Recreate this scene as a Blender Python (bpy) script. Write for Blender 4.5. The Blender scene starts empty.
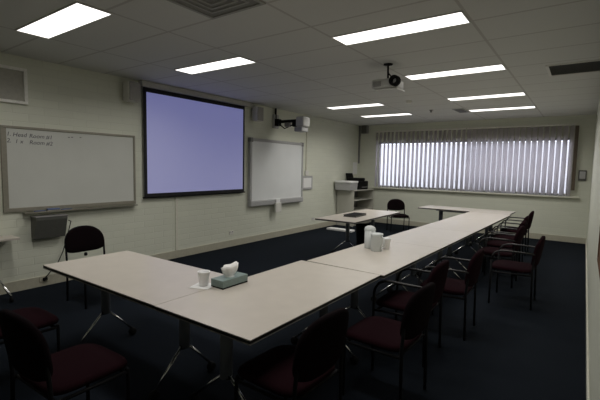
import bpy, bmesh, math, random
from mathutils import Vector, Matrix
random.seed(4)
S = bpy.context.scene
COL = S.collection
R = math.radians
H = 2.886          # ceiling height
D = 10.99          # far wall
XR = 5.785         # right wall
YB = -1.6          # back wall

# ------------------------------------------------------------------ materials
def new_mat(name):
    m = bpy.data.materials.new(name); m.use_nodes = True
    nt = m.node_tree
    return m, nt, nt.nodes['Principled BSDF']

def mat(name, col, rough=0.6, metal=0.0, noise=0.06, nscale=30, bump=0.0, spec=0.5, sheen=0.0):
    m, nt, b = new_mat(name)
    tc = nt.nodes.new('ShaderNodeTexCoord')
    nz = nt.nodes.new('ShaderNodeTexNoise'); nz.inputs['Scale'].default_value = nscale
    nz.inputs['Detail'].default_value = 3
    nt.links.new(tc.outputs['Object'], nz.inputs['Vector'])
    rp = nt.nodes.new('ShaderNodeValToRGB')
    rp.color_ramp.elements[0].position = 0.3; rp.color_ramp.elements[1].position = 0.7
    rp.color_ramp.elements[0].color = [c*(1-noise) for c in col] + [1]
    rp.color_ramp.elements[1].color = [min(1, c*(1+noise)) for c in col] + [1]
    nt.links.new(nz.outputs['Fac'], rp.inputs['Fac'])
    nt.links.new(rp.outputs['Color'], b.inputs['Base Color'])
    b.inputs['Roughness'].default_value = rough
    b.inputs['Metallic'].default_value = metal
    b.inputs['Specular IOR Level'].default_value = spec
    if bump:
        bp = nt.nodes.new('ShaderNodeBump'); bp.inputs['Strength'].default_value = bump
        bp.inputs['Distance'].default_value = 0.004
        nt.links.new(nz.outputs['Fac'], bp.inputs['Height'])
        nt.links.new(bp.outputs['Normal'], b.inputs['Normal'])
    return m

def brick_mat(name, col, mortar, axis):
    m, nt, b = new_mat(name)
    tc = nt.nodes.new('ShaderNodeTexCoord')
    sp = nt.nodes.new('ShaderNodeSeparateXYZ'); nt.links.new(tc.outputs['Object'], sp.inputs[0])
    cb = nt.nodes.new('ShaderNodeCombineXYZ')
    nt.links.new(sp.outputs[axis], cb.inputs[0]); nt.links.new(sp.outputs['Z'], cb.inputs[1])
    br = nt.nodes.new('ShaderNodeTexBrick')
    br.inputs['Scale'].default_value = 1.0
    br.inputs['Brick Width'].default_value = 0.35
    br.inputs['Row Height'].default_value = 0.100
    br.inputs['Mortar Size'].default_value = 0.006
    br.inputs['Mortar Smooth'].default_value = 0.6
    br.inputs['Color1'].default_value = (*col, 1)
    br.inputs['Color2'].default_value = (*[c*0.96 for c in col], 1)
    br.inputs['Mortar'].default_value = (*mortar, 1)
    nt.links.new(cb.outputs[0], br.inputs['Vector'])
    nt.links.new(br.outputs['Color'], b.inputs['Base Color'])
    bp = nt.nodes.new('ShaderNodeBump'); bp.inputs['Strength'].default_value = 0.35
    bp.inputs['Distance'].default_value = 0.005; bp.invert = True
    nt.links.new(br.outputs['Fac'], bp.inputs['Height'])
    nt.links.new(bp.outputs['Normal'], b.inputs['Normal'])
    b.inputs['Roughness'].default_value = 0.55
    return m

def ceiling_mat():
    m, nt, b = new_mat('ceiling_tiles')
    tc = nt.nodes.new('ShaderNodeTexCoord')
    sp = nt.nodes.new('ShaderNodeSeparateXYZ'); nt.links.new(tc.outputs['Object'], sp.inputs[0])
    def line(out, off, pitch, w):
        a = nt.nodes.new('ShaderNodeMath'); a.operation = 'SUBTRACT'; a.inputs[1].default_value = off - pitch*20
        nt.links.new(out, a.inputs[0])
        f = nt.nodes.new('ShaderNodeMath'); f.operation = 'MODULO'; f.inputs[1].default_value = pitch
        nt.links.new(a.outputs[0], f.inputs[0])
        l = nt.nodes.new('ShaderNodeMath'); l.operation = 'LESS_THAN'; l.inputs[1].default_value = w
        nt.links.new(f.outputs[0], l.inputs[0]); return l
    lx = line(sp.outputs['X'], 1.056, 1.24, 0.026)
    ly = line(sp.outputs['Y'], 3.067, 0.62, 0.026)
    mx = nt.nodes.new('ShaderNodeMath'); mx.operation = 'MAXIMUM'
    nt.links.new(lx.outputs[0], mx.inputs[0]); nt.links.new(ly.outputs[0], mx.inputs[1])
    nz = nt.nodes.new('ShaderNodeTexNoise'); nz.inputs['Scale'].default_value = 90
    nt.links.new(tc.outputs['Object'], nz.inputs['Vector'])
    rp = nt.nodes.new('ShaderNodeValToRGB')
    rp.color_ramp.elements[0].color = (0.62, 0.625, 0.59, 1); rp.color_ramp.elements[1].color = (0.68, 0.685, 0.65, 1)
    nt.links.new(nz.outputs['Fac'], rp.inputs['Fac'])
    mc = nt.nodes.new('ShaderNodeMix'); mc.data_type = 'RGBA'
    nt.links.new(mx.outputs[0], mc.inputs[0]); nt.links.new(rp.outputs['Color'], mc.inputs[6])
    mc.inputs[7].default_value = (0.50, 0.49, 0.46, 1)
    nt.links.new(mc.outputs[2], b.inputs['Base Color'])
    b.inputs['Roughness'].default_value = 0.8
    return m

def emit_mat(name, col, strength):
    m, nt, b = new_mat(name)
    b.inputs['Base Color'].default_value = (*[c*0.4 for c in col], 1)
    b.inputs['Emission Color'].default_value = (*col, 1)
    b.inputs['Emission Strength'].default_value = strength
    b.inputs['Roughness'].default_value = 0.6
    return m

def screen_mat():
    # projected light put into the screen fabric as emission: soft lavender blue
    m, nt, b = new_mat('screen_image')
    b.inputs['Base Color'].default_value = (0.42, 0.42, 0.44, 1)
    b.inputs['Emission Color'].default_value = (0.30, 0.32, 0.80, 1)
    b.inputs['Emission Strength'].default_value = 0.32
    b.inputs['Roughness'].default_value = 0.8
    return m

def slat_mat():
    m, nt, b = new_mat('blind_fabric')
    out = nt.nodes['Material Output']
    b.inputs['Base Color'].default_value = (0.62, 0.60, 0.57, 1)
    b.inputs['Roughness'].default_value = 0.8
    tr = nt.nodes.new('ShaderNodeBsdfTranslucent'); tr.inputs['Color'].default_value = (0.93, 0.90, 0.94, 1)
    ms = nt.nodes.new('ShaderNodeMixShader'); ms.inputs[0].default_value = 0.72
    nt.links.new(b.outputs[0], ms.inputs[1]); nt.links.new(tr.outputs[0], ms.inputs[2])
    nt.links.new(ms.outputs[0], out.inputs['Surface'])
    return m

def pane_mat():
    m, nt, b = new_mat('window_glass')
    out = nt.nodes['Material Output']
    t = nt.nodes.new('ShaderNodeBsdfTransparent'); t.inputs['Color'].default_value = (0.95, 0.97, 0.97, 1)
    g = nt.nodes.new('ShaderNodeBsdfGlossy'); g.inputs['Roughness'].default_value = 0.02
    fr = nt.nodes.new('ShaderNodeFresnel'); fr.inputs['IOR'].default_value = 1.45
    ms = nt.nodes.new('ShaderNodeMixShader')
    nt.links.new(fr.outputs[0], ms.inputs[0]); nt.links.new(t.outputs[0], ms.inputs[1]); nt.links.new(g.outputs[0], ms.inputs[2])
    nt.links.new(ms.outputs[0], out.inputs['Surface'])
    return m

def frosted_mat(name, col, fac):
    m, nt, b = new_mat(name)
    out = nt.nodes['Material Output']
    b.inputs['Base Color'].default_value = (*col, 1); b.inputs['Roughness'].default_value = 0.3
    t = nt.nodes.new('ShaderNodeBsdfTransparent'); t.inputs['Color'].default_value = (0.92, 0.94, 0.94, 1)
    ms = nt.nodes.new('ShaderNodeMixShader'); ms.inputs[0].default_value = fac
    nt.links.new(b.outputs[0], ms.inputs[1]); nt.links.new(t.outputs[0], ms.inputs[2])
    nt.links.new(ms.outputs[0], out.inputs['Surface'])
    return m

BR = (0.70, 0.715, 0.605)
M = dict(
    wall_y=brick_mat('painted_brick_side', BR, [c*0.93 for c in BR], 'Y'),
    wall_x=brick_mat('painted_brick_end', BR, [c*0.93 for c in BR], 'X'),
    outside=brick_mat('outside_brick', (0.72, 0.70, 0.72), (0.62, 0.60, 0.62), 'X'),
    carpet=mat('carpet', (0.0085, 0.0115, 0.0165), 0.95, noise=0.35, nscale=260, bump=0.6, spec=0.06),
    ceiling=ceiling_mat(),
    skirting=mat('skirting_paint', (0.46, 0.44, 0.35), 0.5),
    trim=mat('cream_trim', (0.68, 0.67, 0.57), 0.5),
    diffuser=emit_mat('light_diffuser', (1.0, 0.97, 0.92), 2.2),
    white=mat('white_paint', (0.70, 0.69, 0.64), 0.5),
    light_frame=mat('light_frame_paint', (0.6, 0.6, 0.57), 0.5),
    laminate=mat('table_laminate', (0.56, 0.515, 0.455), 0.33, noise=0.03, nscale=8),
    edge=mat('black_table_edge', (0.018, 0.017, 0.016), 0.5),
    grey_metal=mat('grey_powder_coat', (0.15, 0.16, 0.18), 0.5, metal=0.0, spec=0.3),
    chrome=mat('chrome', (0.80, 0.80, 0.80), 0.2, metal=1.0, noise=0.02),
    black=mat('black_plastic', (0.009, 0.009, 0.009), 0.7, spec=0.12),
    black_metal=mat('black_tube', (0.008, 0.008, 0.009), 0.55, spec=0.10),
    arm=mat('armrest_plastic', (0.014, 0.0135, 0.013), 0.35, spec=0.35),
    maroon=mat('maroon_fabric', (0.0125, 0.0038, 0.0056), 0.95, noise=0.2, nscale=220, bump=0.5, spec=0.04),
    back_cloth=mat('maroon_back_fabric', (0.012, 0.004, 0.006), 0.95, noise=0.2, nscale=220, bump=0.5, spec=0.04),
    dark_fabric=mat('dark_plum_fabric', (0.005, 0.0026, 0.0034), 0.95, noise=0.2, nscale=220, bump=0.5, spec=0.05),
    board=mat('whiteboard_enamel', (0.60, 0.61, 0.57), 0.28, noise=0.02, nscale=3),
    smart=mat('interactive_surface', (0.80, 0.82, 0.82), 0.4, noise=0.02, nscale=3),
    alu=mat('bronzed_aluminium', (0.30, 0.285, 0.235), 0.45, metal=0.4),
    grey_plastic=mat('grey_plastic', (0.42, 0.42, 0.42), 0.5),
    mid_grey=mat('mid_grey', (0.22, 0.215, 0.21), 0.55),
    box_grey=mat('grey_box_paint', (0.105, 0.107, 0.095), 0.5),
    grey_board=mat('grey_panel', (0.42, 0.41, 0.36), 0.6),
    border=mat('black_border', (0.010, 0.010, 0.012), 0.8),
    screen=screen_mat(),
    slat=slat_mat(), pane=pane_mat(),
    head=mat('headrail', (0.70, 0.68, 0.62), 0.5),
    brown=mat('brown_cord_strip', (0.10, 0.075, 0.05), 0.6),
    cabinet=mat('grey_laminate', (0.50, 0.49, 0.43), 0.5),
    paper=mat('paper', (0.82, 0.82, 0.81), 0.7, noise=0.02),
    foam=mat('foam_cup', (0.92, 0.92, 0.92), 0.5, noise=0.02),
    tissue=mat('tissue_paper', (0.88, 0.87, 0.85), 0.8, noise=0.04, nscale=20),
    tissue_box=mat('grey_green_card', (0.20, 0.265, 0.25), 0.5, noise=0.12, nscale=60),
    ink=mat('marker_ink', (0.04, 0.04, 0.06), 0.6),
    blue=mat('blue_marker', (0.10, 0.14, 0.28), 0.5),
    vent_dark=mat('vent_dark', (0.11, 0.11, 0.10), 0.7),
    vent=mat('vent_metal', (0.34, 0.34, 0.31), 0.6),
    vent_back=mat('vent_back', (0.22, 0.22, 0.20), 0.7),
    projector=mat('projector_shell', (0.50, 0.50, 0.48), 0.4),
    glass_dark=mat('lens_glass', (0.02, 0.02, 0.025), 0.05),
    pin=mat('brown_pinboard', (0.13, 0.062, 0.025), 0.8, noise=0.15, nscale=120),
    jug=frosted_mat('frosted_plastic', (0.80, 0.83, 0.82), 0.25),
    bright=mat('bright_white_paint', (0.86, 0.85, 0.80), 0.5),
    folder=mat('matte_black_cover', (0.016, 0.016, 0.017), 0.9, spec=0.1),
    reveal=mat('grey_under_edge', (0.30, 0.29, 0.27), 0.5),
    ground=mat('paving', (0.4, 0.4, 0.4), 0.8),
)

# ------------------------------------------------------------------ mesh builder
class MB:
    def __init__(s): s.bm = bmesh.new()
    def box(s, a, b, bev=0.0, seg=2, mtx=None):
        a = Vector(a); b = Vector(b)
        bm = bmesh.new()
        bmesh.ops.create_cube(bm, size=1)
        c = (a+b)/2; d = b-a
        for v in bm.verts: v.co = Vector((v.co.x*d.x, v.co.y*d.y, v.co.z*d.z)) + c
        if bev: bmesh.ops.bevel(bm, geom=bm.edges[:], offset=bev, segments=seg, profile=0.5, affect='EDGES')
        s._add(bm, mtx); return s
    def _add(s, bm, mtx=None):
        if mtx is not None: bmesh.ops.transform(bm, matrix=mtx, verts=bm.verts)
        me = bpy.data.meshes.new('t'); bm.to_mesh(me); bm.free()
        s.bm.from_mesh(me); bpy.data.meshes.remove(me)
    def tube(s, pts, r, n=10, sx=1.0, cap=True):
        pts = [Vector(p) for p in pts]
        bm = bmesh.new(); rings = []
        up = None
        for i, p in enumerate(pts):
            if i == 0: t = pts[1]-p
            elif i == len(pts)-1: t = p-pts[i-1]
            else: t = (pts[i+1]-p).normalized() + (p-pts[i-1]).normalized()
            t.normalize()
            if up is None:
                ref = Vector((0, 0, 1)) if abs(t.z) < 0.9 else Vector((0, 1, 0))
                u = t.cross(ref).normalized()
            else:
                u = (up - t*up.dot(t)).normalized()
            up = u; v = t.cross(u)
            rr = r[i] if isinstance(r, (list, tuple)) else r
            rings.append([bm.verts.new(p + u*math.cos(k*2*math.pi/n)*rr*sx + v*math.sin(k*2*math.pi/n)*rr) for k in range(n)])
        for i in range(len(rings)-1):
            for k in range(n):
                bm.faces.new([rings[i][k], rings[i][(k+1) % n], rings[i+1][(k+1) % n], rings[i+1][k]])
        if cap:
            bm.faces.new(rings[0][::-1]); bm.faces.new(rings[-1])
        for f in bm.faces: f.smooth = True
        s._add(bm); return s
    def lathe(s, prof, c=(0, 0, 0), n=24, cap=False):
        bm = bmesh.new(); rings = []
        for r, z in prof:
            rings.append([bm.verts.new((c[0]+r*math.cos(k*2*math.pi/n), c[1]+r*math.sin(k*2*math.pi/n), c[2]+z)) for k in range(n)])
        for i in range(len(rings)-1):
            for k in range(n):
                bm.faces.new([rings[i][k], rings[i][(k+1) % n], rings[i+1][(k+1) % n], rings[i+1][k]])
        if cap: bm.faces.new(rings[0][::-1]); bm.faces.new(rings[-1])
        for f in bm.faces: f.smooth = True
        s._add(bm); return s
    def prism(s, poly, x0, x1, axis='x', bev=0):
        # poly in the plane normal to axis
        bm = bmesh.new()
        def P(a, b, t):
            return {'x': (t, a, b), 'y': (a, t, b), 'z': (a, b, t)}[axis]
        lo = [bm.verts.new(P(a, b, x0)) for a, b in poly]; hi = [bm.verts.new(P(a, b, x1)) for a, b in poly]
        n = len(poly)
        bm.faces.new(lo[::-1]); bm.faces.new(hi)
        for k in range(n): bm.faces.new([lo[k], lo[(k+1) % n], hi[(k+1) % n], hi[k]])
        bmesh.ops.recalc_face_normals(bm, faces=bm.faces)
        if bev: bmesh.ops.bevel(bm, geom=bm.edges[:], offset=bev, segments=2, profile=0.5, affect='EDGES')
        s._add(bm); return s
    def pad(s, outline, thick, place, back=1.0, p=3.0, rings=7):
        """cushion: outline (u,v) list; place(u,v,w)->xyz; bulges +-w"""
        bm = bmesh.new(); n = len(outline)
        cu = sum(o[0] for o in outline)/n; cv = sum(o[1] for o in outline)/n
        def ring(sc, w): return [bm.verts.new(place(cu+(u-cu)*sc, cv+(v-cv)*sc, w)) for u, v in outline]
        seq = []
        ss = [math.sin((k/rings)*math.pi/2) for k in range(1, rings+1)]
        for sc in ss: seq.append((sc, thick*(max(0, 1-sc**p))**(1/p)))
        for sc in ss[-2::-1]: seq.append((sc, -back*thick*(max(0, 1-sc**p))**(1/p)))
        rr = [ring(sc, w) for sc, w in seq]
        for a, b in zip(rr, rr[1:]):
            for k in range(n): bm.faces.new([a[k], a[(k+1) % n], b[(k+1) % n], b[k]])
        t = bm.verts.new(place(cu, cv, thick)); u = bm.verts.new(place(cu, cv, -back*thick))
        for k in range(n):
            bm.faces.new([t, rr[0][k], rr[0][(k+1) % n]][::-1]); bm.faces.new([u, rr[-1][k], rr[-1][(k+1) % n]])
        bmesh.ops.recalc_face_normals(bm, faces=bm.faces)
        for f in bm.faces: f.smooth = True
        s._add(bm); return s
    def build(s, name, material, parent=None, mats=None):
        me = bpy.data.meshes.new(name); s.bm.to_mesh(me); s.bm.free()
        me.materials.append(material)
        o = bpy.data.objects.new(name, me); COL.objects.link(o)
        if parent is not None: o.parent = parent
        return o

def thing(name, label, cat, loc=(0, 0, 0), rz=0, group=None):
    o = bpy.data.objects.new(name, None); COL.objects.link(o)
    o.empty_display_size = 0.1
    o.location = loc; o.rotation_euler = (0, 0, rz); o['label'] = label; o['category'] = cat
    if group: o['group'] = group
    return o
def tag(o, label, cat, group=None):
    o['label'] = label; o['category'] = cat
    if group: o['group'] = group
    return o
def struct(o): o['kind'] = 'structure'; return o
def copy_tree(o, parent=None):
    c = o.copy(); COL.objects.link(c)
    if parent is not None: c.parent = parent
    for ch in list(o.children): copy_tree(ch, c)
    return c
def dup(root, loc, rz, label, group=None):
    c = copy_tree(root); c.location = loc; c.rotation_euler = (0, 0, rz); c['label'] = label
    if group: c['group'] = group
    return c
def relocate(root, loc, rz, label): root.location = loc; root.rotation_euler = (0, 0, rz); root['label'] = label; return root

# ------------------------------------------------------------------ room shell
T = 0.15
struct(MB().box((-T, YB-T, -0.12), (XR+T, D+0.25, 0)).build('floor', M['carpet']))
struct(MB().box((-T, YB-T, H), (XR+T, D+0.25, H+0.12)).build('ceiling', M['ceiling']))
struct(MB().box((-T, YB-T, 0), (0, D+0.25, H)).build('wall_left', M['wall_y']))
struct(MB().box((XR, YB-T, 0), (XR+T, D+0.25, H)).build('wall_right', M['wall_y']))
struct(MB().box((0, YB-T, 0), (XR, YB, H)).build('wall_back', M['wall_x']))
WX0, WX1, WZ0, WZ1 = 0.62, 5.40, 1.06, 2.39
w = MB()
w.box((0, D, 0), (XR, D+0.25, WZ0)); w.box((0, D, WZ1), (XR, D+0.25, H))
w.box((0, D, WZ0), (WX0, D+0.25, WZ1)); w.box((WX1, D, WZ0), (XR, D+0.25, WZ1))
struct(w.build('wall_far', M['wall_x']))
struct(MB().box((0, YB, 0), (0.014, D, 0.135), 0.004).build('baseboard_left', M['skirting']))
struct(MB().box((0.014, D-0.014, 0), (XR-0.014, D, 0.135), 0.004).build('baseboard_far', M['skirting']))
struct(MB().box((XR-0.014, YB, 0), (XR, D, 0.10), 0.004).build('baseboard_right', M['trim']))
# window: frame, mullions and panes, ledge
wn = struct(thing('window_1', 'wide window behind the vertical blinds', 'window', (0, D, 0)))
for k in ('label', 'category'): del wn[k]
f = MB(); y0, y1 = 0.10, 0.15
f.box((WX0, y0, WZ0), (WX1, y1, WZ0+0.05)); f.box((WX0, y0, WZ1-0.05), (WX1, y1, WZ1))
for i in range(3):
    x = WX0 + (WX1-WX0)*i/2
    f.box((max(WX0, x-0.025), y0, WZ0+0.05), (min(WX1, x+0.025), y1, WZ1-0.05))
f.build('window_frame', M['grey_plastic'], wn)
for i in range(2):
    a = WX0 + (WX1-WX0)*i/2; b = WX0 + (WX1-WX0)*(i+1)/2
    MB().box((a+0.025, 0.122, WZ0+0.05), (b-0.025, 0.128, WZ1-0.05)).build('window_pane', M['pane'], wn)
struct(MB().box((0.50, D-0.10, 1.025), (5.58, D-0.001, 1.055), 0.006).build('trim_1', M['trim']))
# vertical conduits on the left wall and corner
struct(MB().box((0, 4.26, 0.135), (0.018, 4.31, 1.06), 0.004).build('trim_2', M['trim']))
struct(MB().box((0, 8.14, 1.46), (0.025, 8.18, 2.74), 0.004).build('trim_3', M['trim']))
struct(MB().box((0.0, D-0.06, 1.75), (0.035, D-0.002, H), 0.004).build('trim_4', M['mid_grey']))
# the world outside the window
g = struct(MB().box((-6, D+0.25, -0.4), (12, D+12, -0.3)).build('ground', M['ground']))
struct(MB().box((-6, D+4.6, -0.3), (12, D+4.8, 2.6)).build('wall_outside', M['outside']))

# ------------------------------------------------------------------ ceiling things
LAMP, SPREAD = 12.0, 155
XRL, XLL = 3.568, 1.089
lights = [
    (XLL, 1.6225, 'ceiling light nearest the top left corner of the photo, above the whiteboard end'),
    (XLL, 3.455, 'ceiling light just in front of the lit projection screen'),
    (XLL, 7.306, 'ceiling light in the left row, near the interactive whiteboard'),
    (XLL, 8.90, 'smallest ceiling light, last of the left row by the window'),
    (XRL, 3.43, 'largest ceiling light of the right row, in front of the ceiling projector'),
    (XRL, 5.352, 'ceiling light just behind and to the right of the ceiling projector'),
    (XRL, 7.40, 'third ceiling light of the right row, counted from the camera'),
    (XRL, 9.03, 'last ceiling light of the right row, closest to the window'),
    (XRL, 1.50, 'added ceiling light over the near end of the long table, out of view'),  # added unseen fitting that brightens the near table
]
proto = None
for i, (x, y, lab) in enumerate(lights):
    if proto is None:
        proto = thing('ceiling_light', lab, 'ceiling light', (x, y, H), 0, 'recessed ceiling lights')
        fr = MB(); W, L, t = 0.282, 1.2, 0.012
        fr.box((-t, -t, -0.008), (L+t, 0, 0)); fr.box((-t, W, -0.008), (L+t, W+t, 0))
        fr.box((-t, 0, -0.008), (0, W, 0)); fr.box((L, 0, -0.008), (L+t, W, 0))
        fr.build('frame', M['light_frame'], proto)
        MB().box((0, 0, -0.005), (L, W, -0.0005)).build('diffuser', M['diffuser'], proto)
    else: dup(proto, (x, y, H), 0, lab)

for i, (x, y, lab) in enumerate(lights):      # the louvred light each fitting throws down
    ld = bpy.data.lights.new('ceiling_lamp', 'AREA'); ld.shape = 'RECTANGLE'; ld.size = 1.18; ld.size_y = 0.262
    ld.energy = LAMP*(1.3 if y > 6 else 1.0); ld.spread = R(SPREAD); ld.color = (1.0, 0.97, 0.92)
    lo = bpy.data.objects.new('ceiling_lamp', ld); COL.objects.link(lo); lo.location = (x+0.6, y+0.141, H-0.012)
v = thing('ceiling_vent', 'square louvred ceiling vent at the top edge of the photo', 'vent', (2.95, 1.85, H))
fr = MB(); A = 0.60
fr.box((0, 0, -0.012), (A, 0.03, 0)); fr.box((0, A-0.03, -0.012), (A, A, 0)); fr.box((0, 0.03, -0.012), (0.03, A-0.03, 0)); fr.box((A-0.03, 0.03, -0.012), (A, A-0.03, 0))
fr.build('frame', M['vent'], v)
MB().box((0.03, 0.03, -0.004), (A-0.03, A-0.03, -0.0005)).build('backing', M['vent_back'], v)
for k in range(1, 4):
    o = 0.03 + k*0.06; q = MB()
    q.box((o, o, -0.011), (A-o, o+0.02, -0.0045)); q.box((o, A-o-0.02, -0.011), (A-o, A-o, -0.0045))
    q.box((o, o+0.02, -0.011), (o+0.02, A-o-0.02, -0.0045)); q.box((A-o-0.02, o+0.02, -0.011), (A-o, A-o-0.02, -0.0045))
    q.build('louvre_ring', M['vent'], v)

v = thing('return_air_grille', 'dark rectangular air grille in the ceiling beside the right wall', 'vent', (5.19, 5.69, H))
fr = MB(); GX, GY = 0.58, 0.62
fr.box((0, 0, -0.012), (0.03, GY, 0)); fr.box((0.03, 0, -0.012), (GX, 0.02, 0)); fr.box((0.03, GY-0.02, -0.012), (GX, GY, 0)); fr.box((GX-0.02, 0.02, -0.012), (GX, GY-0.02, 0))
fr.build('frame', M['white'], v)
MB().box((0.03, 0.02, -0.003), (GX-0.02, GY-0.02, -0.0005)).build('backing', M['vent_dark'], v)
for k in range(9):
    yy = 0.06 + k*0.06
    MB().box((0.03, yy, -0.012), (GX-0.02, yy+0.004, -0.0035)).build('slat', M['vent_dark'], v)

v = thing('ceiling_diffuser', 'small dark square air diffuser in the ceiling near the window', 'vent', (3.30, 8.75, H))
MB().box((0, 0, -0.012), (0.22, 0.6, 0), 0.003).build('frame', M['vent'], v)
MB().box((0.03, 0.05, -0.016), (0.19, 0.55, -0.011)).build('grille', M['vent_dark'], v)
s_ = MB().lathe([(0.06, 0), (0.06, -0.02), (0.045, -0.04), (0.0, -0.042)]).build('smoke_detector', M['white'])
s_.location = (2.88, 7.36, H); tag(s_, 'round white smoke detector on the ceiling behind the projector', 'smoke detector')
s_ = MB().lathe([(0.045, 0), (0.04, -0.01), (0.02, -0.015), (0.02, -0.045), (0.03, -0.05), (0.0, -0.052)]).build('ceiling_sensor', M['mid_grey'])
s_.location = (2.88, 8.69, H); tag(s_, 'tiny grey sensor on the ceiling near the window', 'sensor')

# ceiling projector
p = thing('ceiling_projector', 'white projector hanging from the ceiling on a thin pole', 'projector', (3.62, 4.66, H))
MB().lathe([(0.055, 0), (0.055, -0.012), (0.014, -0.016)]).build('ceiling_plate', M['black'], p)
MB().tube([(0, 0, -0.01), (0.005, 0, -0.20)], 0.012).build('pole', M['black'], p)
MB().tube([(0.0, 0, -0.10), (0.05, -0.01, -0.16), (0.12, -0.04, -0.194)], 0.008).build('cable', M['black'], p)
MB().box((-0.16, -0.12, -0.305), (0.15, 0.16, -0.195), 0.02).build('body', M['projector'], p)
b = MB()
for k in range(7): b.box((-0.13+k*0.015, -0.124, -0.285), (-0.123+k*0.015, -0.118, -0.22))
b.build('vent_slots', M['mid_grey'], p)
MB().box((-0.12, -0.10, -0.330), (0.17, 0.15, -0.312), 0.005).build('base_plate', M['light_frame'], p)
def ring_y(r0, r1, y0, y1, c):
    q = MB(); q.lathe([(r1, y0), (r1, y1), (r0, y1), (r0, y0), (r1, y0)])
    bmesh.ops.rotate(q.bm, cent=(0, 0, 0), matrix=Matrix.Rotation(R(90), 3, 'X'), verts=q.bm.verts)
    bmesh.ops.translate(q.bm, vec=c, verts=q.bm.verts); return q
lr = ring_y(0.030, 0.062, 0.0, 0.07, (0.150, -0.10, -0.240)).build('lens_ring', M['black'], p)
q = MB(); q.lathe([(0.0, 0.03), (0.02, 0.028), (0.031, 0.02)])
bmesh.ops.rotate(q.bm, cent=(0, 0, 0), matrix=Matrix.Rotation(R(90), 3, 'X'), verts=q.bm.verts)
bmesh.ops.translate(q.bm, vec=(0.150, -0.10, -0.240), verts=q.bm.verts)
q.build('lens', M['projector'], lr)

# ------------------------------------------------------------------ left wall
# framed panel top left
p = thing('wall_panel', 'white framed grey panel high on the wall above the whiteboard', 'panel', (0, 1.0, 2.31))
f = MB(); PW, PH = 1.09, 0.43
f.box((0, 0, 0), (0.04, PW, 0.035), 0.004); f.box((0, 0, PH-0.035), (0.04, PW, PH), 0.004)
f.box((0, 0, 0.035), (0.04, 0.035, PH-0.035)); f.box((0, PW-0.035, 0.035), (0.04, PW, PH-0.035))
f.build('frame', M['bright'], p)
MB().box((0.001, 0.035, 0.035), (0.014, PW-0.035, PH-0.035)).build('infill', M['grey_board'], p)

# whiteboard
wb = thing('whiteboard', 'long whiteboard with two lines of writing in its top left corner', 'whiteboard', (0, 1.79, 0.995))
WW, WH = 1.73, 1.045
MB().box((0.004, 0.05, 0.05), (0.018, WW-0.03, WH-0.03)).build('writing_surface', M['board'], wb)
f = MB()
f.box((0, 0, 0), (0.03, WW, 0.05), 0.004); f.box((0, 0, WH-0.03), (0.03, WW, WH), 0.004)
f.box((0, 0, 0.05), (0.03, 0.06, WH-0.03), 0.004); f.box((0, WW-0.03, 0.05), (0.03, WW, WH-0.03), 0.004)
f.build('frame', M['alu'], wb)
MB().prism([(0.002, -0.022), (0.09, -0.022), (0.09, -0.006), (0.083, -0.006), (0.083, -0.015), (0.002, -0.015)], 0.20, WW-0.01, 'y').build('pen_tray', M['alu'], wb)
def write(text, size, parent, name, loc, rot, m):
    cu = bpy.data.curves.new(name, 'FONT'); cu.body = text; cu.size = size; cu.extrude = 0.0004; cu.shear = 0.2
    o = bpy.data.objects.new('tmp', cu); COL.objects.link(o)
    dg = bpy.context.evaluated_depsgraph_get(); dg.update()
    me = bpy.data.meshes.new_from_object(o.evaluated_get(dg))
    bpy.data.objects.remove(o)
    me.materials.clear(); me.materials.append(m)
    t = bpy.data.objects.new(name, me); COL.objects.link(t); t.parent = parent
    t.location = loc; t.rotation_euler = rot
    return t
for txt, yy, zz in (('1.', 0.085, 0.925), ('Head', 0.15, 0.92), ('Room', 0.325, 0.915), ('#1', 0.515, 0.912), ('2.', 0.085, 0.845), ('1 x', 0.17, 0.84), ('Room', 0.325, 0.835), ('#2', 0.515, 0.831)):
    write(txt, 0.07, wb, 'handwriting', (0.0187, yy-0.025, zz), (R(90), 0, R(90)), M['ink'])
for yy, zz in ((0.76, 0.945), (0.80, 0.95), (0.91, 0.955)):
    MB().box((0.0183, yy, zz), (0.0190, yy+0.025, zz+0.012)).build('ink_smudge', M['mid_grey'], wb)
# markers and eraser on the tray
def marker(y, lab):
    o = MB().tube([(0, 0, 0), (0, 0.10, 0), (0, 0.101, 0), (0, 0.13, 0)], [0.009, 0.009, 0.0075, 0.0075]).build('marker_pen', M['blue'])
    o.location = (0.062, y, 0.98+0.0095); tag(o, lab, 'marker', 'pens on the whiteboard tray'); return o
marker(2.10, 'blue marker pen on the whiteboard tray, left of the eraser')
marker(2.42, 'blue marker pen on the whiteboard tray, right of the eraser')
e = thing('whiteboard_eraser', 'blue and grey whiteboard eraser between two pens on the tray', 'eraser', (0.0585, 2.25, 0.9803))
MB().box((-0.023, 0, 0), (0.023, 0.15, 0.016), 0.003).build('felt', M['mid_grey'], e)
MB().box((-0.023, 0, 0.016), (0.023, 0.15, 0.036), 0.006).build('handle', M['blue'], e)
# grey box under the tray
g = thing('wall_box', 'grey metal box on the wall under the whiteboard tray', 'box', (0, 2.08, 0.635))
MB().prism([(0, 0.02), (0.09, 0.0), (0.17, 0.25), (0.17, 0.28), (0, 0.28)], 0.0, 0.37, 'y', 0.006).build('body', M['box_grey'], g)
MB().box((0.0, -0.006, 0.281), (0.178, 0.376, 0.295), 0.004).build('lid', M['mid_grey'], g)
c = MB().tube([(0.14, 2.475, 0.85), (0.10, 2.52, 0.83), (0.05, 2.49, 0.62), (0.045, 2.43, 0.42), (0.05, 2.36, 0.28), (0.035, 2.24, 0.14), (0.03, 2.20, 0.10)], 0.006, 8).build('power_cable', M['black'])
tag(c, 'thin black cable hanging from the grey wall box to the skirting', 'cable')
o_ = thing('wall_outlet', 'black plug and outlet on the skirting below the grey box', 'outlet', (0.014, 2.15, 0.06))
MB().box((0, 0, 0), (0.008, 0.12, 0.07), 0.002).build('plate', M['skirting'], o_)
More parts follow.
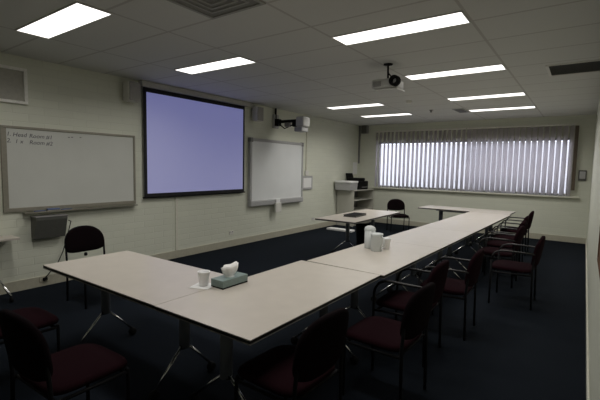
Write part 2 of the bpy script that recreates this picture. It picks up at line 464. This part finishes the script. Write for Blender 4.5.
MB().box((0.008, 0.035, 0.015), (0.04, 0.085, 0.055), 0.006).build('plug', M['black'], o_)
def outlet(y, z, lab):
    o = thing('wall_outlet', lab, 'outlet', (0, y, z), 0, 'power outlets on the left wall')
    MB().box((0, -0.055, -0.035), (0.012, 0.055, 0.035), 0.003).build('plate', M['white'], o)
    q = MB(); q.box((0.012, -0.04, 0.01), (0.016, -0.015, 0.025)); q.box((0.012, 0.015, 0.01), (0.016, 0.04, 0.025)); q.build('rocker_switch', M['mid_grey'], o)
outlet(5.59, 0.28, 'small wall outlet low on the brick below the projection screen')
outlet(8.53, 0.28, 'small wall outlet low on the brick beside the far side table')

# wall speakers
def speaker(y0, y1, lab, first=None):
    s = thing('wall_speaker', lab, 'speaker', (0, y0, 2.53), 0, 'pale loudspeakers on the left wall')
    wd = y1-y0
    MB().box((0.03, 0, 0), (0.19, wd, 0.285), 0.012).build('cabinet', M['white'], s)
    MB().box((0.19, 0.008, 0.008), (0.205, wd-0.008, 0.277), 0.006).build('grille', M['reveal'], s)
    MB().box((0, wd*0.3, 0.09), (0.03, wd*0.7, 0.19)).build('bracket', M['black'], s)
speaker(3.33, 3.52, 'loudspeaker on the wall at the left end of the projection screen')
speaker(6.12, 6.31, 'loudspeaker on the wall at the right end of the projection screen')

# projection screen
ps = thing('projection_screen', 'large pull down projection screen glowing lavender blue', 'projection screen', (0, 3.60, 0))
MB().box((0.0, 0, 2.795), (0.11, 2.46, 2.883), 0.012).build('case', M['cabinet'], ps)
MB().box((0.05, 0.05, 1.085), (0.054, 2.30, 2.796)).build('black_border', M['border'], ps)
MB().box((0.054, 0.105, 1.145), (0.0555, 2.255, 2.725)).build('image_area', M['screen'], ps)
MB().tube([(0.052, 0.03, 1.08), (0.052, 2.32, 1.08)], 0.014, 10).build('bottom_bar', M['black'], ps)

# interactive whiteboard
iw = thing('interactive_whiteboard', 'square interactive whiteboard with grey frame and thick lower bar', 'whiteboard', (0, 6.06, 0.765))
IW, IH = 1.88, 1.42
MB().box((0.03, 0.05, 0.12), (0.062, IW-0.05, IH-0.05)).build('touch_surface', M['smart'], iw)
f = MB()
f.box((0, 0, IH-0.06), (0.075, IW, IH), 0.01); f.box((0, 0, 0.12), (0.075, 0.055, IH-0.06), 0.008); f.box((0, IW-0.055, 0.12), (0.075, IW, IH-0.06), 0.008)
f.build('frame', M['grey_plastic'], iw)
MB().box((0, 0, 0), (0.10, IW, 0.12), 0.02).build('lower_bar', M['grey_plastic'], iw)
for yy in (0.0, IW-0.07):
    MB().box((0.0, yy-0.002, IH-0.08), (0.085, yy+0.072, IH+0.01), 0.008).build('corner_cap', M['mid_grey'], iw)
h_ = thing('wall_remote_holder', 'small white holder hanging over the lower bar of the interactive whiteboard', 'holder', (0.10, 6.82, 0.59))
MB().box((0.001, 0, 0), (0.045, 0.20, 0.22), 0.008).build('body', M['white'], h_)
MB().box((0.012, 0.03, 0.20), (0.032, 0.17, 0.30), 0.006).build('remote_pocket', M['paper'], h_)
cp = thing('wall_control_panel', 'square white control panel at the right edge of the interactive whiteboard', 'control panel', (0, 7.97, 1.05))
MB().box((0, 0, 0), (0.03, 0.46, 0.34), 0.006).build('plate', M['grey_plastic'], cp)
MB().box((0.03, 0.05, 0.05), (0.034, 0.40, 0.29)).build('label_sheet', M['paper'], cp)
sw = MB().box((0, 8.10, 1.40), (0.04, 8.24, 1.52), 0.008).build('switch_box', M['white'])
tag(sw, 'small white switch box just above the square control panel', 'switch')

# short throw projector on a boom
sp = thing('short_throw_projector', 'white projector at the end of a black wall boom over the interactive whiteboard', 'projector', (0, 6.92, 2.60))
MB().box((0, -0.09, -0.15), (0.04, 0.09, 0.15), 0.008).build('wall_plate', M['grey_plastic'], sp)
MB().tube([(0.03, -0.01, -0.02), (0.03, -0.01, 0.286)], 0.022).build('pole', M['black'], sp)
a = MB(); a.box((0.04, -0.035, -0.04), (0.72, 0.035, 0.02), 0.012); a.box((0.04, -0.06, -0.10), (0.14, 0.06, 0.05), 0.01)
a.build('boom_arm', M['black'], sp)
MB().tube([(0.10, 0, -0.04), (0.25, 0.03, -0.16), (0.45, 0.02, -0.10), (0.56, 0.0, -0.05)], 0.012).build('cable', M['black'], sp)
MB().box((0.66, -0.13, -0.15), (0.86, 0.13, 0.06), 0.03).build('body', M['projector'], sp)
MB().box((0.62, -0.12, -0.25), (0.82, 0.12, -0.151), 0.02).build('mirror_hood', M['grey_plastic'], sp)
MB().box((0.54, -0.10, -0.14), (0.659, 0.10, -0.041), 0.02).build('bracket', M['black'], sp)
MB().box((0.30, -0.05, -0.13), (0.42, 0.05, -0.041), 0.015).build('cable_box', M['mid_grey'], sp)

# narrow side table by the left wall, cut by the frame
st = thing('wall_table', 'narrow pale table against the left wall, cut off by the photo edge', 'table', (0.15, 1.15, 0))
MB().box((-0.12, -0.7, 0.695), (0.135, 0.71, 0.72), 0.003).build('tabletop', M['laminate'], st)
for s in (-0.55, 0.50):
    cc = MB().box((-0.06, s-0.03, 0.24), (0.02, s+0.03, 0.695), 0.015).build('column', M['grey_metal'], st)
    MB().tube([(0.0, s, 0.27), (0.25, s+0.06, 0.07)], 0.014).build('foot', M['chrome'], cc)
    q = MB(); q.lathe([(0.0, -0.012), (0.03, -0.012), (0.03, 0.012), (0, 0.012)])
    bmesh.ops.rotate(q.bm, cent=(0, 0, 0), matrix=Matrix.Rotation(R(90), 3, 'X'), verts=q.bm.verts)
    bmesh.ops.translate(q.bm, vec=(0.25, s+0.06, 0.031), verts=q.bm.verts); q.build('caster', M['black'], cc)

# ------------------------------------------------------------------ far wall
def blind(x0, n, pitch, ang, lab):
    b = thing('vertical_blind', lab, 'blind', (x0, D-0.09, 0), 0, 'vertical blinds over the window')
    Wd = n*pitch
    MB().box((0, -0.025, 2.665), (Wd, 0.025, 2.70), 0.004).build('headrail', M['head'], b)
    me = None
    for i in range(n):
        if me is None:
            bm = bmesh.new(); rows = []
            K = 8; W = 0.127
            for z in (1.075, 1.6, 2.1, 2.655):
                rows.append([bm.verts.new((W*(k/K-0.5), 0.010*(1-(2*k/K-1)**2), z)) for k in range(K+1)])
            for r0, r1 in zip(rows, rows[1:]):
                for k in range(K): bm.faces.new([r0[k], r0[k+1], r1[k+1], r1[k]])
            for f in bm.faces: f.smooth = True
            me = bpy.data.meshes.new('slat'); bm.to_mesh(me); bm.free(); me.materials.append(M['slat'])
            sm = None
        o = bpy.data.objects.new('slat', me); COL.objects.link(o); o.parent = b
        o.location = (pitch*(i+0.5), 0, 0); o.rotation_euler = (0, 0, R(ang(i/(n-1)) + random.uniform(-3, 3)))
        md = o.modifiers.new('Solidify', 'SOLIDIFY'); md.thickness = 0.0012; md.offset = 0
    return b
PITCH = 0.1215
bl = blind(0.56, 21, PITCH, lambda t: -43+4*t, 'vertical blind over the left half of the window, slats further open')
br = blind(3.12, 19, PITCH, lambda t: -24-22*t*t, 'vertical blind over the right half of the window')
w_ = MB().box((0, -0.012, 0), (0.07, 0.012, 1.45), 0.004).build('cord_strip', M['brown'], br)
w_.location = (2.30, -0.02, 1.20)
cs = thing('corner_speaker', 'small dark loudspeaker in the top corner left of the window', 'speaker', (0.12, D-0.14, 2.64))
MB().box((0, 0, 0), (0.19, 0.13, 0.24), 0.01).build('cabinet', M['mid_grey'], cs)
MB().box((0.015, -0.006, 0.015), (0.175, 0.002, 0.225), 0.003).build('grille', M['vent_dark'], cs)
th = thing('wall_controller', 'small grey control box on the far wall right of the window', 'control box', (5.54, D, 1.42))
MB().box((0, -0.04, 0), (0.15, 0, 0.24), 0.01).build('case', M['vent_dark'], th)
MB().box((0.02, -0.044, 0.05), (0.13, -0.039, 0.21), 0.002).build('window_panel', M['grey_plastic'], th)
nt_ = MB().box((0.001, 10.62, 1.42), (0.004, 10.90, 1.78)).build('wall_notice', M['paper'])
tag(nt_, 'white paper notice on the wall above the black printer', 'notice')

# cabinet in the far corner
cb = thing('open_cabinet', 'low grey cabinet with open shelves in the far corner', 'cabinet', (0.03, 9.68, 0))
CW, CL, CH = 0.53, 1.26, 1.0
MB().box((0, 0, 0), (CW, 0.025, CH-0.025)).build('side_panel', M['cabinet'], cb)
MB().box((0, CL-0.025, 0), (CW, CL, CH-0.025)).build('side_panel', M['cabinet'], cb)
MB().box((0, -0.005, CH-0.025), (CW+0.01, CL+0.005, CH), 0.003).build('top', M['cabinet'], cb)
MB().box((0, 0.025, 0.06), (0.012, CL-0.025, CH-0.025)).build('back_panel', M['mid_grey'], cb)
for z in (0.06, 0.40, 0.70):
    MB().box((0.012, 0.025, z), (CW-0.02, CL-0.025, z+0.02)).build('shelf', M['cabinet'], cb)
MB().box((0.0, 0.025, 0), (CW-0.04, CL-0.025, 0.06)).build('plinth', M['cabinet'], cb)
bx = thing('storage_box', 'pale plastic box with lid on the near end of the corner cabinet', 'box', (0.06, 9.50, 1.0))
MB().prism([(0.01, 0), (0.47, 0), (0.49, 0.20), (-0.01, 0.20)], 0.0, 0.42, 'y', 0.01).build('tub', M['grey_plastic'], bx)
MB().box((-0.02, -0.015, 0.20), (0.50, 0.435, 0.25), 0.012).build('lid', M['paper'], bx)
pr = thing('printer', 'black desktop printer beside the pale box on the cabinet', 'printer', (0.06, 10.08, 1.0)); pr.scale = (1.1, 1.15, 1.2)
MB().box((0, 0, 0), (0.42, 0.48, 0.20), 0.02).build('body', M['black'], pr)
MB().box((0.02, 0.03, 0.20), (0.34, 0.45, 0.27), 0.02).build('scanner_lid', M['black'], pr)
MB().prism([(0.0, 0.20), (0.04, 0.20), (-0.02, 0.38), (-0.04, 0.38)], 0.08, 0.40, 'y').build('paper_tray', M['black'], pr)
MB().box((0.421, 0.10, 0.05), (0.46, 0.38, 0.065), 0.004).build('output_tray', M['mid_grey'], pr)
fb = MB().box((0, 0, 0), (0.72, 0.20, 0.045), 0.004).build('flat_carton', M['paper'])
fb.location = (0.28, 8.76, 0); tag(fb, 'flat white carton lying on the carpet in front of the corner cabinet', 'carton')

# pinboard on right wall
pb = thing('pinboard', 'brown pinboard on the right wall at the photo edge', 'pinboard', (XR, 1.0, 1.05))
MB().box((-0.018, 0.02, 0.02), (-0.001, 2.18, 1.18)).build('cork_panel', M['pin'], pb)
f = MB(); f.box((-0.024, 0, 0), (0, 2.2, 0.02)); f.box((-0.024, 0, 1.18), (0, 2.2, 1.2)); f.box((-0.024, 0, 0.02), (0, 0.02, 1.18)); f.box((-0.024, 2.18, 0.02), (0, 2.2, 1.18))
f.build('frame', M['pin'], pb)

# ------------------------------------------------------------------ tables
def table(name, label, loc, rz, L, W=0.8, inset=0.23, group=None, offs=(0, 0), oy=0.0, half=0.30):
    """long side along local x; origin at centre on the floor"""
    t = thing(name, label, 'table', loc, rz, group)
    MB().box((-L/2, -W/2, 0.7135), (L/2, W/2, 0.72), 0.0015).build('tabletop', M['laminate'], t)
    MB().box((-L/2+0.002, -W/2+0.002, 0.6955), (L/2-0.002, W/2-0.002, 0.713), 0.002).build('edge_band', M['edge'], t)
    MB().box((-L/2, -W/2, 0.6905), (L/2, W/2, 0.695)).build('underside', M['reveal'], t)
    MB().box((-L/2+inset, -0.03, 0.63), (L/2-inset, 0.03, 0.675), 0.006).build('beam', M['grey_metal'], t)
    for s, of in ((-1, offs[0]), (1, offs[1])):
        x = s*(L/2-inset) + of
        k = MB(); k.tube([(x, oy, 0.29), (x, oy, 0.66)], 0.032, 20, sx=1.45); k.build('column', M['grey_metal'], t)
        MB().box((x-0.025, -W/2+0.10, 0.662), (x+0.025, W/2-0.10, 0.691), 0.004).build('top_bracket', M['grey_metal'], t)
        MB().box((x-0.022, oy-0.032, 0.275), (x+0.022, oy+0.032, 0.318), 0.012).build('hub', M['black'], t)
        for sy in (-1, 1):
            ft = MB().tube([(x, oy+sy*0.02, 0.305), (x, oy+sy*half, 0.065)], 0.010, 12).build('foot', M['chrome'], t)
            q = MB(); q.lathe([(0.0, -0.02), (0.030, -0.02), (0.034, -0.014), (0.034, 0.014), (0.030, 0.02), (0, 0.02)], n=18)
            bmesh.ops.rotate(q.bm, cent=(0, 0, 0), matrix=Matrix.Rotation(R(90), 3, 'Y'), verts=q.bm.verts)
            bmesh.ops.translate(q.bm, vec=(x, oy+sy*(half+0.005), 0.035), verts=q.bm.verts); q.build('caster', M['black'], ft)
    return t
GT = 'pale topped meeting tables'
table('meeting_table', 'meeting table nearest the whiteboard, left arm of the table layout', (2.682, 1.868, 0), 0, 1.618, 0.79, group=GT, offs=(0.17, 0.10), oy=-0.06, half=0.25)
table('meeting_table', 'nearest meeting table of the long row, carrying the tissue box', (3.905, 2.273, 0), R(90), 1.606, 0.82, group=GT)
n = 4; Lr = 1.508
names = ['second meeting table of the long row, carrying the frosted jugs',
         'third meeting table of the long row, just behind the jugs',
         'fourth meeting table of the long row, third from the window',
         'last meeting table of the long row before the cross table']
for i in range(n):
    yc = 3.09 + Lr*(i+0.5)
    xc = 3.945 + (yc-3.1)*0.0235
    table('meeting_table', names[i], (xc, yc, 0), R(90)-0.0235, Lr-0.004, 0.80, group=GT)
table('meeting_table', 'cross table at the far end of the long row by the window', (3.49, 9.55, 0), R(-1.5), 1.93, 0.78, group=GT, inset=0.42)
table('meeting_table', 'separate side table by the left wall with a dark folder on it', (2.22, 6.86, 0), R(90)+0.02, 2.10, 0.78, group=GT, inset=0.50)

# ------------------------------------------------------------------ chairs
def arch_outline(w, h, n=40):
    """flat rounded bottom, semi-elliptic top; u across, v up from 0"""
    pts = []
    for k in range(n):
        a = 2*math.pi*k/n
        c, s = math.cos(a), math.sin(a)
        if s >= 0: e = 2.35; hv = h*0.66
        else: e = 3.6; hv = h*0.34
        u = math.copysign(abs(c)**(2/e), c)*w/2; v = math.copysign(abs(s)**(2/e), s)*hv
        pts.append((u, v + h*0.34))
    return pts
def sq_outline(w, d, e=5, n=40):
    pts = []
    for k in range(n):
        a = 2*math.pi*k/n; c, s = math.cos(a), math.sin(a)
        pts.append((math.copysign(abs(c)**(2/e), c)*w/2, math.copysign(abs(s)**(2/e), s)*d/2))
    return pts
def tall_outline(w, h, n=44):
    pts = []
    for k in range(n):
        a = 2*math.pi*k/n; c, s = math.cos(a), math.sin(a)
        e = 3.0 if s >= 0 else 3.8
        u = math.copysign(abs(c)**(2/e), c)*w/2; v = math.copysign(abs(s)**(2/e), s)*h/2
        pts.append((u*(1.0 if v < 0 else 1-0.10*(v/(h/2))**2), v + h/2))
    return pts
def chair(kind, cloth):
    arms = kind == 'arm'
    t = thing({'arm': 'arm_chair', 'tall': 'meeting_chair', 'oval': 'side_chair'}[kind], '', 'chair')
    lx = 0.265 if arms else 0.225
    MB().pad(sq_outline(0.47, 0.46), 0.034, lambda u, v, w: (u, v+0.015, 0.440 + w - 0.02*max(0, (v-0.12))*4), p=3.2).build('seat', cloth, t)
    k = 0.16
    lean = lambda z: -0.215 - max(0, z-0.45)*k
    bend = lambda u: 0.035*(u/0.22)**2*0.8
    if kind == 'oval':
        bk = MB().pad(arch_outline(0.46, 0.30), 0.024, lambda u, v, w: (u, lean(0.55+v) + bend(u) - 0.005 + w, 0.55+v), back=0.3).build('backrest', cloth, t)
        MB().pad(arch_outline(0.472, 0.31), 0.012, lambda u, v, w: (u, lean(0.545+v) + bend(u) - 0.022 + w*0.8, 0.545+v)).build('back_shell', M['black'], bk)
        MB().lathe([(0, 0.50), (0.016, 0.50), (0.020, 0.515), (0.016, 0.535), (0, 0.54)], (0, -0.228, 0), 14).build('back_knob', M['black'], t)
    else:
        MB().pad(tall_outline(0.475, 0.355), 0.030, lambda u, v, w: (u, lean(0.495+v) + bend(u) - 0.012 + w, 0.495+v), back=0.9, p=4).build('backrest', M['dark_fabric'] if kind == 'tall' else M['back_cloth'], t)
    for s in (-1, 1):
        x = s*lx; xb = s*0.222
        if arms:
            MB().tube([(x, 0.215, 0), (x, 0.215, 0.55)], 0.0115).build('leg', M['black_metal'], t)
        else:
            MB().tube([(x, 0.205, 0), (x, 0.205, 0.405), (x-s*0.004, 0.195, 0.418)], 0.0115).build('leg', M['black_metal'], t)
        MB().tube([(xb, -0.225, 0), (xb, -0.215, 0.45), (xb, lean(0.60)+0.012, 0.60), (xb*0.97, lean(0.68)+0.012, 0.68)], 0.0115).build('leg', M['black_metal'], t)
        if arms:
            ap = [(xb, lean(0.655)+0.01, 0.655), (s*0.255, -0.19, 0.663), (x, -0.12, 0.666), (x, 0.06, 0.668), (x, 0.12, 0.662), (x, 0.17, 0.640), (x, 0.20, 0.60), (x, 0.215, 0.545)]
            MB().tube(ap, [0.010, 0.010, 0.011, 0.011, 0.011, 0.0115, 0.0115, 0.0116], 12).build('armrest', M['arm'], t)
    fr = MB()
    for s in (-1, 1):
        fr.tube([(s*lx, 0.205, 0.395), (s*0.222, -0.215, 0.40)], 0.010)
    fr.tube([(-lx, 0.19, 0.395), (lx, 0.19, 0.395)], 0.010); fr.tube([(-0.222, -0.19, 0.40), (0.222, -0.19, 0.40)], 0.010)
    fr.build('seat_frame', M['black_metal'], t)
    return t
GA, GN, GO = 'maroon armchairs along the right side of the table row', 'armless maroon chairs in the foreground', 'dark oval backed side chairs'
c0 = chair('oval', M['dark_fabric']); c0['group'] = GO
relocate(c0, (1.055, 2.35, 0), R(-90), 'dark armless chair against the left wall beside the grey wall box')
_c = dup(c0, (1.83, 9.72, 0), R(-143), 'dark armless chair in the far corner in front of the window wall'); _c.scale = (1, 1, 0.96)
t0 = chair('tall', M['maroon']); t0['group'] = GN
relocate(t0, (3.33, 1.04, 0), R(2), 'armless maroon chair in the bottom left corner, its back nearest the camera')
dup(t0, (2.33, 1.09, 0), R(0), 'armless maroon chair at the left photo edge, second at the left table')
dup(t0, (4.33, 1.79, 0), R(88), 'black backed chair at the bottom centre, tucked under the nearest long table')
dup(t0, (4.57, 2.62, 0), R(88), 'armless maroon chair between the bottom centre chair and the first armchair')
a0 = chair('arm', M['maroon']); a0['group'] = GA
relocate(a0, (4.46, 3.38, 0), R(90), 'maroon armchair nearest the camera, tucked to the table')
dup(a0, (4.60, 4.12, 0), R(91), 'second maroon armchair from the camera, its seat in view')
dup(a0, (5.02, 5.48, 0), R(90), 'maroon armchair pulled furthest out from the table, alone on the carpet')
dup(a0, (4.71, 6.32, 0), R(90), 'maroon armchair directly behind the one pulled furthest out')
dup(a0, (4.66, 7.02, 0), R(88), 'maroon armchair two behind the one pulled furthest out')
dup(a0, (4.62, 7.80, 0), R(90), 'maroon armchair second from the window on the right side')
dup(a0, (4.60, 8.85, 0), R(90), 'maroon armchair closest to the window on the right side')

# ------------------------------------------------------------------ things on the tables
TZ = 0.7202
nk = MB()
bm = nk.bm
K = 6; vs = [[bm.verts.new((0.15*(i/K-0.5), 0.15*(j/K-0.5), 0.0012+0.002*abs(math.sin(i*1.3+j*0.9))*(1 if (i in (0, K) or j in (0, K)) else 0.2))) for j in range(K+1)] for i in range(K+1)]
for i in range(K):
    for j in range(K): bm.faces.new([vs[i][j], vs[i+1][j], vs[i+1][j+1], vs[i][j+1]])
n_ = nk.build('paper_napkin', M['paper']); n_.location = (3.412, 1.94, TZ); n_.rotation_euler = (0, 0, R(20))
n_.modifiers.new('Solidify', 'SOLIDIFY').thickness = 0.001
tag(n_, 'white paper napkin under the foam cup beside the tissue box', 'napkin')
cup_prof = [(0.0, 0.0), (0.030, 0.0), (0.032, 0.003), (0.043, 0.098), (0.0455, 0.100), (0.0455, 0.104), (0.042, 0.104), (0.0405, 0.098), (0.030, 0.006), (0.0, 0.006)]
def cup(loc, sc, lab, m='foam'):
    o = MB().lathe(cup_prof, n=28).build('foam_cup', M[m]); o.location = loc; o.scale = (sc, sc, sc)
    return tag(o, lab, 'cup', 'white cups on the tables')
cup((3.412, 1.945, TZ+0.004), 1.02, 'white foam cup on a napkin beside the tissue box')
tb = thing('tissue_box', 'grey green tissue box with a tissue standing up', 'tissue box', (3.53, 2.095, TZ), R(0))
MB().box((-0.064, -0.130, 0), (0.064, 0.130, 0.010), 0.002).build('base_shadow_strip', M['black'], tb)  # black strip stands in for the shadow line at the carton's foot
MB().box((-0.064, -0.130, 0.010), (0.064, 0.130, 0.062), 0.003).build('carton', M['tissue_box'], tb)
MB().lathe([(0.0, 0.0626), (0.03, 0.0626), (0.035, 0.0622)], n=20).build('slot_film', M['jug'], tb)
q = MB(); bm = q.bm; N = 26; rows = []
for z, r0 in ((0.060, 0.026), (0.078, 0.040), (0.10, 0.052), (0.125, 0.057), (0.150, 0.060)):
    row = []
    for k in range(N):
        a = 2*math.pi*k/N
        rr = r0*(1 + 0.10*math.sin(5*a+z*25) + 0.05*math.sin(9*a))
        row.append(bm.verts.new((rr*math.cos(a)*0.45, rr*math.sin(a)*1.35 + 0.0, z + (0.008*math.sin(a+0.3) + 0.004*math.sin(4*a) if z > 0.13 else 0))))
    rows.append(row)
for a_, b_ in zip(rows, rows[1:]):
    for k in range(N): f = bm.faces.new([a_[k], a_[(k+1) % N], b_[(k+1) % N], b_[k]]); f.smooth = True
cen = bm.verts.new((0, 0, 0.112))
for k in range(N): f = bm.faces.new([rows[-1][k], rows[-1][(k+1) % N], cen]); f.smooth = True
ts = q.build('tissue', M['tissue'], tb)
# jugs and cup on the second table
j = thing('water_jug', 'tall frosted plastic jug with a domed lid on the long table', 'jug', (3.74, 4.06, TZ))
MB().lathe([(0, 0), (0.056, 0), (0.058, 0.004), (0.060, 0.205), (0.056, 0.205), (0.054, 0.008), (0, 0.008)]).build('body', M['jug'], j)
MB().lathe([(0.062, 0.200), (0.064, 0.212), (0.055, 0.235), (0.03, 0.25), (0, 0.254)]).build('lid', M['jug'], j)
MB().lathe([(0, 0.010), (0.051, 0.010), (0.052, 0.12), (0, 0.12)]).build('contents', M['grey_plastic'], j)
j = thing('water_jug', 'shorter frosted jug in front of the tall jug', 'jug', (3.865, 3.97, TZ))
MB().lathe([(0, 0), (0.058, 0), (0.060, 0.004), (0.066, 0.17), (0.068, 0.18), (0.063, 0.18), (0.056, 0.008), (0, 0.008)]).build('body', M['jug'], j)
MB().lathe([(0.069, 0.178), (0.069, 0.188), (0.04, 0.194), (0, 0.195)]).build('lid', M['jug'], j)
MB().tube([(0.06, -0.02, 0.16), (0.10, -0.035, 0.15), (0.10, -0.035, 0.07), (0.056, -0.02, 0.04)], 0.008).build('handle', M['jug'], j)
cup((3.905, 4.14, TZ), 1.15, 'white cup standing on the long table right of the jugs')
# folder on the side table
fo = thing('folder', 'closed dark folder lying on the side table', 'folder', (2.21, 6.62, TZ), R(4)); fo.scale = (0.85, 0.72, 1)
MB().box((-0.15, -0.34, 0), (0.15, 0.34, 0.006), 0.002).build('cover', M['folder'], fo)
MB().box((-0.14, -0.33, 0.006), (0.145, 0.33, 0.030), 0.002).build('page_block', M['vent_dark'], fo)
MB().box((-0.15, -0.34, 0.030), (0.15, 0.34, 0.036), 0.002).build('cover', M['folder'], fo)
# bin under the side table
bn = MB().lathe([(0, 0), (0.12, 0), (0.125, 0.01), (0.155, 0.50), (0.163, 0.505), (0.163, 0.515), (0.148, 0.515), (0.118, 0.015), (0, 0.015)]).build('waste_bin', M['black'])
bn.location = (2.20, 7.02, 0); tag(bn, 'black waste bin standing on the carpet under the side table', 'bin')

# ------------------------------------------------------------------ light, camera
W = bpy.data.worlds.new('World'); S.world = W; W.use_nodes = True
bg = W.node_tree.nodes['Background']; bg.inputs['Color'].default_value = (0.86, 0.88, 1.0, 1); bg.inputs['Strength'].default_value = 2.7

yaw, pi_, ro = R(35.5107), R(4.7856), R(1.1096)
fw = Vector((-math.sin(yaw)*math.cos(pi_), math.cos(yaw)*math.cos(pi_), -math.sin(pi_)))
r = Vector((math.cos(yaw), math.sin(yaw), 0)); u = r.cross(fw)
r2 = r*math.cos(ro)+u*math.sin(ro); u2 = -r*math.sin(ro)+u*math.cos(ro)
cam = bpy.data.cameras.new('camera'); co = bpy.data.objects.new('camera', cam); COL.objects.link(co)
m = Matrix((r2, u2, -fw)).transposed().to_4x4(); m.translation = Vector((5.6624, 0, 1.6157))
co.matrix_world = m
cam.sensor_width = 36; cam.lens = 397.62/600*36; cam.clip_start = 0.01
S.camera = co
S.view_settings.view_transform = 'Standard'; S.view_settings.look = 'None'
S.view_settings.gamma = 1; S.view_settings.use_curve_mapping = False
S.view_settings.exposure = 0.0
S.cycles.use_denoising = True
S.cycles.diffuse_bounces = 5
